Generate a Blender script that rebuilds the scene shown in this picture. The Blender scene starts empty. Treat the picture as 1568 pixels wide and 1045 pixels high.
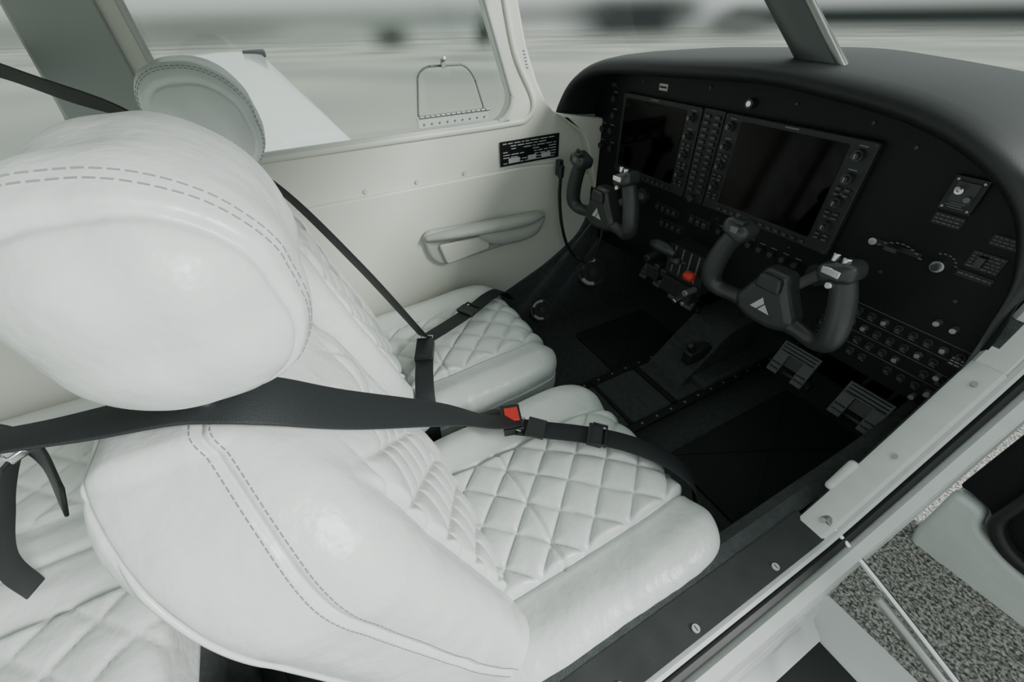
import bpy, math, random
import numpy as np
from mathutils import Matrix, Vector, noise
from mathutils.bvhtree import BVHTree
random.seed(3)
COL=bpy.context.collection

# ---------------------------------------------------------------- materials
def mat(name,col,rough=.5,metal=0,bump=None,var=None,coat=0,spec=.5,fine=None):
    m=bpy.data.materials.new(name); m.use_nodes=True; nt=m.node_tree; N=nt.nodes; L=nt.links
    b=N["Principled BSDF"]; b.inputs["Base Color"].default_value=(*col,1); b.inputs["Roughness"].default_value=rough
    b.inputs["Metallic"].default_value=metal; b.inputs["Coat Weight"].default_value=coat; b.inputs["Specular IOR Level"].default_value=spec
    tc=N.new("ShaderNodeTexCoord")
    if var:
        sc,amt=var
        n=N.new("ShaderNodeTexNoise"); n.inputs["Scale"].default_value=sc; n.inputs["Detail"].default_value=4; L.new(tc.outputs["Object"],n.inputs["Vector"])
        r=N.new("ShaderNodeMapRange"); r.inputs[1].default_value=.3; r.inputs[2].default_value=.7; r.inputs[3].default_value=1-amt; r.inputs[4].default_value=1+amt; L.new(n.outputs["Fac"],r.inputs[0])
        mx=N.new("ShaderNodeVectorMath"); mx.operation='SCALE'; mx.inputs[0].default_value=col; L.new(r.outputs[0],mx.inputs["Scale"]); L.new(mx.outputs[0],b.inputs["Base Color"])
    prev=None
    for kind,bp_ in (("n",bump),("v",fine)):
        if bp_:
            sc,st,dist=bp_
            if kind=="n":
                n=N.new("ShaderNodeTexNoise"); n.inputs["Detail"].default_value=4; out=n.outputs["Fac"]
            else:
                n=N.new("ShaderNodeTexVoronoi"); out=n.outputs["Distance"]
            n.inputs["Scale"].default_value=sc; L.new(tc.outputs["Object"],n.inputs["Vector"])
            bn=N.new("ShaderNodeBump"); bn.inputs["Strength"].default_value=st; bn.inputs["Distance"].default_value=dist; L.new(out,bn.inputs["Height"])
            if prev: L.new(prev.outputs[0],bn.inputs["Normal"])
            prev=bn
    if prev: L.new(prev.outputs[0],b.inputs["Normal"])
    return m
LEATHER=mat("white_leather",(.62,.66,.635),.36,bump=(15,.6,.011),fine=(520,.08,.0005),spec=.55)
THREAD=mat("stitch_thread",(.22,.245,.24),.8)
WALLM=mat("cabin_wall_plastic",(.62,.63,.565),.45,bump=(60,.05,.001))
WALL2=mat("cabin_trim_grey",(.50,.52,.49),.5,bump=(300,.1,.0005))
PILLAR=mat("window_post_grey",(.34,.37,.35),.55)
LATCHM=mat("storm_window_grey",(.16,.175,.165),.5)
ARM=mat("armrest_vinyl",(.42,.44,.41),.5,bump=(250,.15,.0006))
CARPET=mat("dark_carpet",(.075,.084,.084),.95,bump=(500,.9,.003),var=(60,.15),spec=.1)
MAT=mat("rubber_floor_mat",(.022,.026,.026),.7,bump=(400,.3,.001),spec=.3)
PANEL=mat("panel_black",(.008,.0095,.010),.5,bump=(900,.15,.0004),spec=.25)
HOOD=mat("glareshield_vinyl",(.014,.016,.017),.5,bump=(350,.25,.0006),spec=.4)
BEZEL=mat("bezel_black",(.024,.027,.028),.45,spec=.3)
SCREEN=mat("display_glass",(.0015,.0015,.0015),.08,spec=.16)
KNOB=mat("knob_black",(.028,.031,.032),.38)
KNOBG=mat("button_grey",(.14,.15,.15),.5)
WHITEP=mat("label_white",(.45,.47,.47),.6)
SILVER=mat("polished_metal",(.75,.76,.76),.22,metal=1)
STEEL=mat("brushed_aluminium",(.36,.37,.36),.42,metal=.8)
POSTM=mat("post_dark_metal",(.09,.10,.098),.4,metal=.3)
YOKE=mat("yoke_grey",(.036,.039,.040),.34,bump=(500,.1,.0004))
BELT=mat("seatbelt_webbing",(.016,.019,.020),.6,bump=(900,.5,.001),spec=.35)
BUCK=mat("buckle_plastic",(.016,.018,.019),.4)
RED=mat("red_plastic",(.55,.035,.025),.4)
PAINT=mat("white_aircraft_paint",(.72,.75,.74),.16,coat=.5)
FRAME=mat("door_frame_paint",(.58,.61,.59),.33,var=(30,.04))
RUBBER=mat("black_rubber_seal",(.012,.013,.014),.5)
SILL=mat("sill_scuff_plate",(.028,.030,.030),.5,bump=(200,.2,.001),var=(20,.2))
PEDAL=mat("pedal_grey",(.11,.125,.125),.5,metal=.3)

def speckle():
    m=bpy.data.materials.new("speckled_wing_walk"); m.use_nodes=True; nt=m.node_tree; N=nt.nodes; L=nt.links; b=N["Principled BSDF"]
    tc=N.new("ShaderNodeTexCoord"); n=N.new("ShaderNodeTexNoise"); n.inputs["Scale"].default_value=150; n.inputs["Detail"].default_value=5; n.inputs["Roughness"].default_value=.7
    L.new(tc.outputs["Object"],n.inputs["Vector"])
    r=N.new("ShaderNodeValToRGB"); e=r.color_ramp.elements; e[0].position=.40; e[0].color=(.04,.04,.038,1); e[1].position=.62; e[1].color=(.55,.54,.50,1)
    x=e.new(.5); x.color=(.24,.235,.215,1)
    L.new(n.outputs["Fac"],r.inputs[0]); L.new(r.outputs[0],b.inputs["Base Color"]); b.inputs["Roughness"].default_value=.8
    bn=N.new("ShaderNodeBump"); bn.inputs["Strength"].default_value=.8; bn.inputs["Distance"].default_value=.003; L.new(n.outputs["Fac"],bn.inputs["Height"]); L.new(bn.outputs[0],b.inputs["Normal"])
    return m
SPECK=speckle()
def glass():
    m=bpy.data.materials.new("acrylic_window"); m.use_nodes=True; nt=m.node_tree; N=nt.nodes; L=nt.links; N.clear()
    o=N.new("ShaderNodeOutputMaterial"); t=N.new("ShaderNodeBsdfTransparent"); t.inputs[0].default_value=(.91,.94,.92,1); g=N.new("ShaderNodeBsdfGlossy"); g.inputs["Roughness"].default_value=.03
    mx=N.new("ShaderNodeMixShader"); mx.inputs[0].default_value=.04; L.new(t.outputs[0],mx.inputs[1]); L.new(g.outputs[0],mx.inputs[2]); L.new(mx.outputs[0],o.inputs[0]); return m
GLASS=glass()
def softmat(name,col,ex,ez):
    m=bpy.data.materials.new(name); m.use_nodes=True; nt=m.node_tree; N=nt.nodes; L=nt.links
    b=N["Principled BSDF"]; b.inputs["Base Color"].default_value=(*col,1); b.inputs["Roughness"].default_value=1; b.inputs["Specular IOR Level"].default_value=0
    tc=N.new("ShaderNodeTexCoord"); sp=N.new("ShaderNodeSeparateXYZ"); L.new(tc.outputs["Generated"],sp.inputs[0])
    def edge(out,w):
        a=N.new("ShaderNodeMapRange"); a.interpolation_type='SMOOTHSTEP'; a.inputs[1].default_value=1; a.inputs[2].default_value=1-w; L.new(out,a.inputs[0])
        c=N.new("ShaderNodeMapRange"); c.interpolation_type='SMOOTHSTEP'; c.inputs[1].default_value=0; c.inputs[2].default_value=w; L.new(out,c.inputs[0])
        k=N.new("ShaderNodeMath"); k.operation='MULTIPLY'; L.new(a.outputs[0],k.inputs[0]); L.new(c.outputs[0],k.inputs[1]); return k.outputs[0]
    k=N.new("ShaderNodeMath"); k.operation='MULTIPLY'; L.new(edge(sp.outputs[1],ex),k.inputs[0]); L.new(edge(sp.outputs[2],ez),k.inputs[1])
    L.new(k.outputs[0],b.inputs["Alpha"]); return m

# ---------------------------------------------------------------- helpers
def link(o,parent=None):
    COL.objects.link(o)
    if parent: o.parent=parent
    return o
def empty(name):
    e=bpy.data.objects.new(name,None); e.empty_display_size=.05; COL.objects.link(e); return e
def mesh(name,V,F,mats,parent=None,smooth=True,mi=None):
    me=bpy.data.meshes.new(name); me.from_pydata([tuple(v) for v in V],[],[tuple(f) for f in F]); 
    for m in (mats if isinstance(mats,(list,tuple)) else [mats]): me.materials.append(m)
    if mi is not None: me.polygons.foreach_set("material_index",mi)
    me.polygons.foreach_set("use_smooth",[smooth]*len(me.polygons)); me.update()
    return link(bpy.data.objects.new(name,me),parent)
def autosmooth(o,ang=40):
    try: o.data.set_sharp_from_angle(angle=math.radians(ang))
    except Exception: pass
    return o
def bevel(o,w=.002,seg=2):
    m=o.modifiers.new("bevel","BEVEL"); m.width=w; m.segments=seg; m.limit_method='ANGLE'; m.angle_limit=math.radians(40); return o
class MB:
    def __init__(s): s.V=[];s.F=[];s.M=[]
    def add(s,V,F,m=0):
        o=len(s.V); s.V+= [Vector(v) for v in V]; s.F+=[tuple(i+o for i in f) for f in F]; s.M+=[m]*len(F)
    def box(s,c,d,m=0,R=None):
        c=Vector(c); V=[]
        for x in(-.5,.5):
            for y in(-.5,.5):
                for z in(-.5,.5):
                    p=Vector((x*d[0],y*d[1],z*d[2])); 
                    if R is not None: p=R@p
                    V.append(c+p)
        s.add(V,[(0,1,3,2),(4,6,7,5),(0,4,5,1),(2,3,7,6),(0,2,6,4),(1,5,7,3)],m)
    def cyl(s,a,b,r,r2=None,n=14,m=0):
        a=Vector(a);b=Vector(b); r2=r if r2 is None else r2; d=(b-a).normalized(); u=d.orthogonal().normalized(); w=d.cross(u); V=[]
        for p,rr in((a,r),(b,r2)):
            for i in range(n):
                t=2*math.pi*i/n; V.append(p+(u*math.cos(t)+w*math.sin(t))*rr)
        s.add(V,[(i,(i+1)%n,n+(i+1)%n,n+i) for i in range(n)]+[tuple(range(n-1,-1,-1)),tuple(range(n,2*n))],m)
    def make(s,name,mats,parent=None,bev=0):
        o=mesh(name,s.V,s.F,mats,parent,True,s.M); autosmooth(o,35)
        if bev: bevel(o,bev)
        return o
def catmull(P,n=8):
    P=[np.array(p,float) for p in P]; Q=[2*P[0]-P[1]]+P+[2*P[-1]-P[-2]]; out=[]
    for i in range(1,len(Q)-2):
        for k in range(n):
            t=k/n; a,b,c,d=Q[i-1],Q[i],Q[i+1],Q[i+2]
            out.append(.5*((2*b)+(c-a)*t+(2*a-5*b+4*c-d)*t*t+(3*b-a-3*c+d)*t**3))
    out.append(P[-1]); return out
def tube(name,pts,rad,material,parent=None,n=18,sub=6,flat=None):
    if not isinstance(rad,(list,tuple)): rad=[rad]*len(pts)
    R=catmull([tuple(p)+(r,) for p,r in zip(pts,rad)],sub)
    P=[Vector(r[:3]) for r in R]; rr=[max(r[3],1e-4) for r in R]; V=[];F=[]
    u=None
    for i,p in enumerate(P):
        d=(P[min(i+1,len(P)-1)]-P[max(i-1,0)]).normalized()
        u=(d.orthogonal() if u is None else u-d*u.dot(d)).normalized(); w=d.cross(u)
        for k in range(n):
            t=2*math.pi*k/n; o=(u*math.cos(t)+w*math.sin(t))*rr[i]
            if flat: f=Vector(flat[0]).normalized(); o-=f*o.dot(f)*(1-flat[1])
            V.append(p+o)
    m=len(P)
    for i in range(m-1):
        for k in range(n): F.append((i*n+k,i*n+(k+1)%n,(i+1)*n+(k+1)%n,(i+1)*n+k))
    for end,idx in((0,0),(1,m-1)):
        d=(P[0]-P[1]).normalized() if end==0 else (P[-1]-P[-2]).normalized()
        ring=[idx*n+k for k in range(n)]; base=[V[k].copy() for k in ring]; c=P[idx]; prev=ring
        for s_ in (.5,.85):
            new=[]
            for b in base:
                V.append(c+(b-c)*math.sqrt(1-s_*s_)+d*rr[idx]*s_*.8); new.append(len(V)-1)
            for k in range(n):
                q=(prev[k],prev[(k+1)%n],new[(k+1)%n],new[k]); F.append(q if end else q[::-1])
            prev=new
        F.append(tuple(prev) if end else tuple(prev[::-1]))
    return mesh(name,V,F,material,parent)
def strap(name,pts,sides,w,material,parent=None,th=.0016,sub=8):
    R=catmull([tuple(p)+tuple(Vector(s).normalized()) for p,s in zip(pts,sides)],sub); V=[];F=[]
    P=[Vector(r[:3]) for r in R]
    prof=[(-1,-1),(-.92,-1.0),(0,-1),(.92,-1.0),(1,-1),(1,1),(.92,1),(0,1),(-.92,1),(-1,1)]; n=len(prof)
    for i,r in enumerate(R):
        d=(P[min(i+1,len(P)-1)]-P[max(i-1,0)]).normalized(); s=Vector(r[3:]); s=(s-d*s.dot(d)).normalized(); nn=d.cross(s)
        for a,b in prof:
            e=.5 if abs(a)==1 else 1
            V.append(P[i]+s*a*w/2+nn*b*th*e)
    for i in range(len(P)-1):
        for k in range(n): F.append((i*n+k,(i+1)*n+k,(i+1)*n+(k+1)%n,i*n+(k+1)%n))
    F.append(tuple(range(n))); F.append(tuple((len(P)-1)*n+k for k in range(n-1,-1,-1)))
    return mesh(name,V,F,material,parent)
def roundpoly(pts,r,seg=6):
    out=[]; n=len(pts)
    rs=r if isinstance(r,(list,tuple)) else [r]*n
    for i in range(n):
        p=Vector(pts[i]).to_2d(); a=Vector(pts[i-1]).to_2d(); b=Vector(pts[(i+1)%n]).to_2d()
        da=(a-p); db=(b-p); rr=min(rs[i],da.length*.48,db.length*.48)
        if rr<1e-5: out.append(tuple(p)); continue
        s=p+da.normalized()*rr; e=p+db.normalized()*rr
        for k in range(seg+1):
            t=k/seg; q=s*(1-t)**2+p*2*t*(1-t)+e*t*t; out.append(tuple(q))
    return out
MYZ=Matrix(((0,0,1,0),(1,0,0,0),(0,1,0,0),(0,0,0,1)))
MXZ=Matrix(((1,0,0,0),(0,0,-1,0),(0,1,0,0),(0,0,0,1)))
MXY=Matrix.Identity(4)
def plate(name,outer,M,off,th,material,holes=(),bev=0,parent=None,seg=2):
    c=bpy.data.curves.new(name,'CURVE'); c.dimensions='2D'; c.fill_mode='BOTH'; c.extrude=max(th/2-bev,0); c.bevel_depth=bev; c.bevel_resolution=seg
    for poly in [outer]+list(holes):
        s=c.splines.new('POLY'); s.points.add(len(poly)-1); s.use_cyclic_u=True
        for i,p in enumerate(poly): s.points[i].co=(p[0],p[1],0,1)
    if bev: c.offset=-bev
    ob=bpy.data.objects.new(name+"_c",c); COL.objects.link(ob); dg=bpy.context.evaluated_depsgraph_get()
    me=bpy.data.meshes.new_from_object(ob.evaluated_get(dg)); bpy.data.objects.remove(ob); bpy.data.curves.remove(c)
    me.name=name; me.transform(M@Matrix.Translation((0,0,off))); me.materials.clear(); me.materials.append(material)
    me.polygons.foreach_set("use_smooth",[True]*len(me.polygons))
    o=link(bpy.data.objects.new(name,me),parent); autosmooth(o,35); return o
def rbox(name,half,r,n,fn,material,parent=None):
    half=np.array(half,float); t=np.linspace(-1,1,n+1); VV=[]
    g1,g2=np.meshgrid(t,t,indexing='ij'); off=0; F=[]
    for ax in range(3):
        for sg in(-1,1):
            c=np.zeros((n+1,n+1,3)); c[...,ax]=sg; c[...,(ax+1)%3]=g1; c[...,(ax+2)%3]=g2
            VV.append(c.reshape(-1,3)); idx=np.arange((n+1)**2).reshape(n+1,n+1)+off; off+=(n+1)**2
            q=np.stack([idx[:-1,:-1],idx[1:,:-1],idx[1:,1:],idx[:-1,1:]],-1).reshape(-1,4)
            if sg<0: q=q[:,::-1]
            F.append(q)
    V=np.concatenate(VV); F=np.concatenate(F)
    key=np.round(V*1e5).astype(np.int64); _,first,inv=np.unique(key,axis=0,return_index=True,return_inverse=True); inv=inv.reshape(-1)
    V=V[first]; F=inv[F]
    r=min(r,half.min()*.999); pos=np.empty_like(V)
    for a in range(3):
        fl=half[a]-r; L=fl+r*math.pi/4; s=np.abs(V[:,a])*L; ang=np.clip((s-fl)/r,0,math.pi/4)
        pos[:,a]=np.sign(V[:,a])*np.where(s<fl,s,fl+r*np.tan(ang))
    q=np.clip(pos,-(half-r),half-r); d=pos-q; nn=d/np.maximum(np.linalg.norm(d,axis=1,keepdims=True),1e-9); P=q+r*nn
    P=fn(P,nn)
    return mesh(name,P.tolist(),F.tolist(),material,parent)
def sstep(a,b,x): t=np.clip((x-a)/(b-a),0,1); return t*t*(3-2*t)
def quilt(u,v,pu,pv):
    a=u/pu+v/pv; b=u/pu-v/pv
    sa=np.abs(np.sin(np.pi*a)); sb_=np.abs(np.sin(np.pi*b)); m=np.minimum(sa,sb_)
    return .5*(1-np.exp(-5.5*m))+.5*(sa*sb_)**.6
def groove(d,w): return np.exp(-(d/w)**2)
def wr(P,sc,amp,seed=0):
    return np.array([noise.noise(Vector((p[0]*sc[0]+seed,p[1]*sc[1],p[2]*sc[2]))) for p in P])*amp
def bvh_of(o):
    me=o.data; return BVHTree.FromPolygons([v.co[:] for v in me.vertices],[p.vertices[:] for p in me.polygons])
def stitches(name,paths,bvh,parent,dash=.0046,gap=.0020,r=.0005,lift=.0003):
    c=bpy.data.curves.new(name,'CURVE'); c.dimensions='3D'; c.bevel_depth=r; c.bevel_resolution=1
    for pts in paths:
        pts=[Vector(p) for p in pts]; S=[]
        for p in pts:
            h=bvh.find_nearest(p); S.append(h[0]+h[1]*lift)
        for _ in range(2): S=[S[0]]+[(S[i-1]+S[i]*2+S[i+1])/4 for i in range(1,len(S)-1)]+[S[-1]]
        L=[0]
        for i in range(1,len(S)): L.append(L[-1]+(S[i]-S[i-1]).length)
        def at(s):
            for i in range(1,len(L)):
                if s<=L[i]: 
                    t=(s-L[i-1])/max(L[i]-L[i-1],1e-9); return S[i-1].lerp(S[i],t)
            return S[-1]
        s=0
        while s+dash<L[-1]:
            A_=bvh.find_nearest(at(s)); B_=bvh.find_nearest(at(s+dash))
            sp=c.splines.new('POLY'); sp.points.add(1)
            sp.points[0].co=(*(A_[0]+A_[1]*lift),1); sp.points[1].co=(*(B_[0]+B_[1]*lift),1)
            s+=dash+gap
    c.materials.append(THREAD); return link(bpy.data.objects.new(name,c),parent)

# ---------------------------------------------------------------- front seats
def front_seat(name,cx,mirror):
    root=empty(name); m=mirror
    cc=np.array([cx,.250,.302])
    def fc(P,N):
        P=P.copy(); x,y,z=P.T
        top=sstep(.0,.8,N[:,2]); fr=sstep(.1,.9,N[:,1]); surf=np.maximum(top,fr)
        inq=sstep(.134,.118,np.abs(x))*sstep(-.25,-.2,y)*surf*sstep(-.045,0,z)
        arc=y+np.where(z<.03,(.03-z)*1.0,0)*fr
        h=quilt(x,arc+.04,.086,.094)*.0135*inq
        h-= .007*groove(np.abs(x)-.132,.004)*surf
        h-= .006*groove(y+.04,.004)*top*sstep(.14,.13,np.abs(x))
        h+= .016*sstep(.13,.20,np.abs(x))*top*sstep(-.3,-.1,y)
        h-= .0035*groove(z-.016,.003)*sstep(.5,.2,N[:,2])
        h+= wr(P,(9,9,9),.003,cx*7)
        h+= wr(P,(8,40,20),.0008,cx*3)*sstep(.13,.17,np.abs(x))
        P+=N*h[:,None]
        fy=np.clip((y-.08)/.19,0,1); P[:,0]*=1-.13*fy**3
        P[:,2]+= -.018*np.clip((y-.14)/.13,0,1)**2 + .012*np.clip((y-.0)/.2,0,1)-.010
        P[:,2]+= .006*np.cos(np.clip(x/.13,-1,1)*math.pi/2)*top
        P[:,0]*=m
        return P+cc
    cu=rbox("cushion",(.246,.263,.075),.055,160,fc,LEATHER,root)
    if m<0: cu.data.flip_normals()
    b=bvh_of(cu)
    def cring(z):
        raw=[]; hx,hy,r=.246,.263,.055
        for y in np.linspace(-.20,hy-r,60): raw.append((hx,y))
        for a in np.linspace(0,math.pi/2,20)[1:]: raw.append((hx-r+r*math.cos(a),hy-r+r*math.sin(a)))
        raw+=[(x,hy) for x in np.linspace(hx-r,-(hx-r),70)[1:]]
        raw+=[(-x,y) for x,y in reversed(raw[:79])]
        out=[]
        for x,y in raw:
            fy=min(max((y-.08)/.19,0),1); zz=z-.018*min(max((y-.14)/.13,0),1)**2+.012*min(max(y/.2,0),1)-.010
            out.append((cx+x*(1-.13*fy**3),.250+y,.302+zz))
        return out
    stitches("cushion_stitching",[cring(.008)],b,root)
    H=.287; ZC=.590; cb=np.array([cx,-.035,ZC]); sl=math.tan(math.radians(17.4)); HW=.218; RR=.062
    def wfac(hz): return 1-.09*np.clip((hz-.3)/.4,0,1)-.42*np.clip((hz-.70)/.28,0,1)**2.4
    def yadj(ly,hz):
        q=np.clip((hz-.75)/.25,0,1)**2; return np.where(ly>0,ly*(1-.30*q),ly*(1-.10*q))-.02*q
    def seam(hz): return .012+.024*sstep(.78,1.0,hz)+.018*sstep(.75,.1,hz)
    def fb(P,N):
        P=P.copy(); x,y,z=P.T.copy(); fr=sstep(.1,.85,N[:,1])
        hz=(z+H)/(2*H); wf=wfac(hz); xq=np.abs(x*wf)
        xw=x*wf
        inq=sstep(.122,.108,xq)*fr*sstep(.90,.80,hz)
        h=quilt(xw,z,.090,.100)*.0130*inq
        h-=.007*groove(xq-.118,.004)*fr*sstep(.86,.74,hz)
        h-=.016*sstep(.20,.10,xq)*fr*sstep(.95,.60,hz)
        h-=.0045*groove(y-seam(hz),.0034)*sstep(.35,.7,np.sqrt(N[:,0]**2+np.clip(N[:,2],0,1)**2))
        h-=.004*groove(y+.062,.003)
        h+=wr(P,(6,6,4),.004,cx*5+3)*sstep(-.07,-.05,y)
        h+=wr(P,(10,24,30),.0018,cx*2+8)*sstep(.0,.03,y)*sstep(.1,.15,xq)
        P+=N*h[:,None]
        P[:,0]*=wf; P[:,1]=yadj(P[:,1],hz)-P[:,2]*sl
        P[:,0]*=m
        return P+cb
    bk=rbox("backrest",(HW,.085,H),RR,170,fb,LEATHER,root)
    if m<0: bk.data.flip_normals()
    b=bvh_of(bk); paths=[]
    def P3(lx,lz,ly):
        hz=(lz+H)/(2*H); return (cx+lx,cb[1]+float(yadj(ly,hz))-lz*sl,ZC+lz)
    def outline(lyf,ex=.0005):
        """same rounded-rectangle path the mesh is built from; lyf(hz)=depth"""
        raw=[(HW,lz,1,0) for lz in np.linspace(-.225,H-RR,80)]
        for a in np.linspace(0,math.pi/2,36)[1:]: raw.append((HW-RR+RR*math.cos(a),H-RR+RR*math.sin(a),math.cos(a),math.sin(a)))
        for x in np.linspace(HW-RR,0,24)[1:]: raw.append((x,H,0,1))
        out=[]
        for x,z,nx,nz in raw:
            hz=(z+H)/(2*H); ly=lyf(hz); e=max(0,abs(ly)-(.085-RR)); dx=RR-math.sqrt(max(RR*RR-e*e,0))
            x2=x-nx*(dx-ex); z2=z-nz*(dx-ex); out.append((x2*float(wfac(hz)),z2,ly))
        return out+[(-x,z,l) for x,z,l in reversed(out[:-1])]
    for dy in(-.0072,.0072): paths.append([P3(x,z,l) for x,z,l in outline(lambda hz:float(seam(hz))+dy)])
    stitches("backrest_stitching",paths,b,root)
    S=[Vector(P3(x,z,l)) for x,z,l in outline(lambda hz:-.064)[::2]]
    tube("backrest_piping",S,.0026,LEATHER,root,n=8,sub=2)
    ch=np.array([cx,-.082,.988])
    def fh(P,N):
        P=P.copy(); x,y,z=P.T
        h=.011*np.abs(N[:,0])**2
        h-=.005*groove(np.abs(x)-.107,.003)
        h+=.009*np.clip(N[:,2],0,1)*np.cos(x/.13*math.pi/2)
        h+=wr(P,(11,11,11),.006,cx*9+5)
        h+=wr(P,(20,34,34),.0016,cx*9+1)
        P+=N*h[:,None]
        P[:,1]-= (P[:,2])*.18
        P[:,1]+= np.where(P[:,2]<0,P[:,2]*0.05,0)
        P[:,0]*=m
        return P+ch
    hr=rbox("headrest",(.128,.071,.073),.062,100,fh,LEATHER,root)
    if m<0: hr.data.flip_normals()
    b=bvh_of(hr); paths=[]
    for sx in(-1,1):
        for xx in(.101,.1135):
            paths.append([(cx+sx*xx,-.082+.12*math.cos(a)-.12*math.sin(a)*.18,.988+.12*math.sin(a)) for a in np.linspace(0,2*math.pi,160)])
    stitches("headrest_stitching",paths,b,root)
    mb=MB()
    for sx in(-.06,.06): mb.cyl((cx+sx,-.125,.83),(cx+sx,-.095,.95),.006)
    mb.make("headrest_posts",[SILVER],root)
    mb=MB(); mb.box((cx,.22,.20),(.40,.44,.07)); mb.box((cx-.16,.2,.11),(.03,.5,.14));mb.box((cx+.16,.2,.11),(.03,.5,.14))
    mb.make("seat_frame",[BUCK],root,.006)
    return root
front_seat("front_seat",.305,1)
front_seat("front_seat",-.245,-1)

# ---------------------------------------------------------------- rear bench
rs=empty("rear_seat")
def frc(P,N):
    P=P.copy(); x,y,z=P.T; top=sstep(0,.8,N[:,2])
    xl=np.abs(np.abs(x)-.25); inq=sstep(.15,.14,xl)*top
    P+=N*(quilt(x,y,.1,.11)*.010*inq-.006*groove(xl-.145,.004)*top-.01*groove(x,.008)+.012*sstep(.15,.2,xl)*top)[:,None]
    return P+np.array([0,-.65,.29])
rbox("bench_cushion",(.50,.25,.085),.05,130,frc,LEATHER,rs)
def frb(P,N):
    P=P.copy(); x,y,z=P.T; fr=sstep(0,.8,N[:,1]); xl=np.abs(np.abs(x)-.25); inq=sstep(.15,.14,xl)*fr
    P+=N*(quilt(x,z,.1,.11)*.011*inq-.006*groove(xl-.145,.004)*fr-.01*groove(x,.008))[:,None]
    P[:,1]-=P[:,2]*.25
    return P+np.array([0,-1.0,.60])
rbox("bench_backrest",(.50,.07,.30),.05,90,frb,LEATHER,rs)
mb=MB(); mb.box((0,-.66,.125),(.96,.46,.15)); mb.make("bench_base",[CARPET],rs,.01)

# ---------------------------------------------------------------- seat belts
def frame_ring(mb,c,sx,sy,R,m=0,t=.004,h=.006):
    for s in(-1,1):
        mb.box(Vector(c)+R@Vector((s*sx/2,0,0)),(t,sy+t,h),m,R); mb.box(Vector(c)+R@Vector((0,s*sy/2,0)),(sx+t,t,h),m,R)
def basis(d,up=(0,0,1)):
    d=Vector(d).normalized(); u=Vector(up); s=d.cross(u).normalized(); n=s.cross(d); return Matrix((s,d,n)).transposed()
sb=empty("seat_belt")
strap("shoulder_strap",[(.22,-1.0,1.10),(.29,-.6,.985),(.335,-.33,.912),(.348,-.232,.899),(.352,-.18,.892),(.360,-.12,.890),(.368,-.072,.874),(.342,-.015,.805),(.252,.105,.638),(.185,.20,.495),(.155,.262,.432)],
 [(-.9,0,-.35)]*3+[(-.9,0,-.35),(-.95,0,-.2),(-1,.0,.05),(-.95,.15,.3),(-.96,.05,.3),(-.97,-.15,.22),(-.95,-.3,.1),(-.9,-.42,.0)],.046,BELT,sb)
strap("lap_strap",[(.165,.262,.422),(.20,.315,.416),(.245,.375,.415),(.305,.44,.414),(.37,.495,.400),(.42,.530,.360),(.44,.540,.29)],
 [(.8,-.6,0)]*7,.044,BELT,sb)
mb=MB()
R=basis((.7,.75,-.12)); RB=basis((-.75,.25,.1))
mb.box((.146,.262,.424),(.042,.064,.022),0,RB)
mb.box((.142,.264,.4365),(.030,.034,.004),1,RB)
mb.box((.265,.395,.421),(.056,.03,.007),0,R); frame_ring(mb,(.27,.402,.424),.052,.028,R)
mb.box((.19,.297,.423),(.05,.04,.005),0,R)
frame_ring(mb,(.168,.272,.428),.036,.008,R,2,.003,.003)
mb.make("buckle",[BUCK,RED,SILVER],sb,.003)
strap("buckle_strap",[(.145,.262,.421),(.10,.24,.412),(.055,.215,.37),(.035,.2,.28)],[(.1,1,0)]*4,.044,BELT,sb)
sf=empty("seat_belt")
strap("shoulder_strap",[(-.60,-.55,1.10),(-.54,-.42,1.065),(-.42,-.30,1.025),(-.33,-.20,.99),(-.27,-.12,.93),(-.25,-.03,.87),(-.235,.08,.67),(-.222,.19,.43)],
 [(.3,-.5,1)]*3+[(.6,-.4,.8),(1,.2,.2),(1,.4,.2),(1,.5,.2),(1,.5,.1)],.045,BELT,sf)
strap("lap_strap",[(-.222,.20,.420),(-.25,.27,.418),(-.29,.36,.416),(-.34,.44,.410),(-.385,.505,.384),(-.41,.545,.33)],[(1,.55,0)]*6,.045,BELT,sf)
mb=MB(); R=basis((-.45,.9,0)); 
mb.box((-.285,.345,.422),(.056,.035,.010),0,R); frame_ring(mb,(-.29,.36,.424),.052,.03,R)
R2=basis((.75,-.35,-.12)); mb.box((-.175,.175,.418),(.045,.075,.024),0,R2); mb.box((-.145,.16,.429),(.03,.012,.004),1,R2)
frame_ring(mb,(-.218,.197,.426),.03,.012,R2,2,.003,.003)
mb.make("buckle",[BUCK,BUCK,SILVER],sf,.003)
strap("buckle_strap",[(-.15,.165,.416),(-.08,.14,.413),(-.035,.125,.394),(.0,.115,.34),(.01,.11,.26)],[(.3,1,0)]*5,.045,BELT,sf)
rb=empty("rear_seat_belt")
strap("webbing",[(.0,-.52,.70),(.10,-.40,.735),(.19,-.327,.76),(.30,-.27,.78)],[(0,.5,1)]*4,.030,BELT,rb)
strap("webbing_tail",[(.17,-.36,.75),(.14,-.41,.69),(.105,-.47,.61),(.08,-.54,.50),(.05,-.58,.39)],[(1,-.9,-.5)]*5,.032,BELT,rb)
mb=MB(); R=basis((.6,.5,.1)); c0=(.148,-.372,.752); frame_ring(mb,c0,.040,.018,R,0,.004,.004); mb.box((.165,-.352,.752),(.03,.02,.010),0,R); mb.box((.12,-.41,.735),(.035,.04,.015),1,R); mb.cyl((.16,-.36,.758),(.175,-.34,.76),.005,m=0)
mb.make("belt_clip",[SILVER,BUCK],rb,.002)
strap("floor_webbing",[(-.05,-.42,.07),(.1,-.37,.07),(.25,-.34,.075),(.4,-.30,.08)],[(0,1,.3)]*4,.045,BELT,rb)

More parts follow.
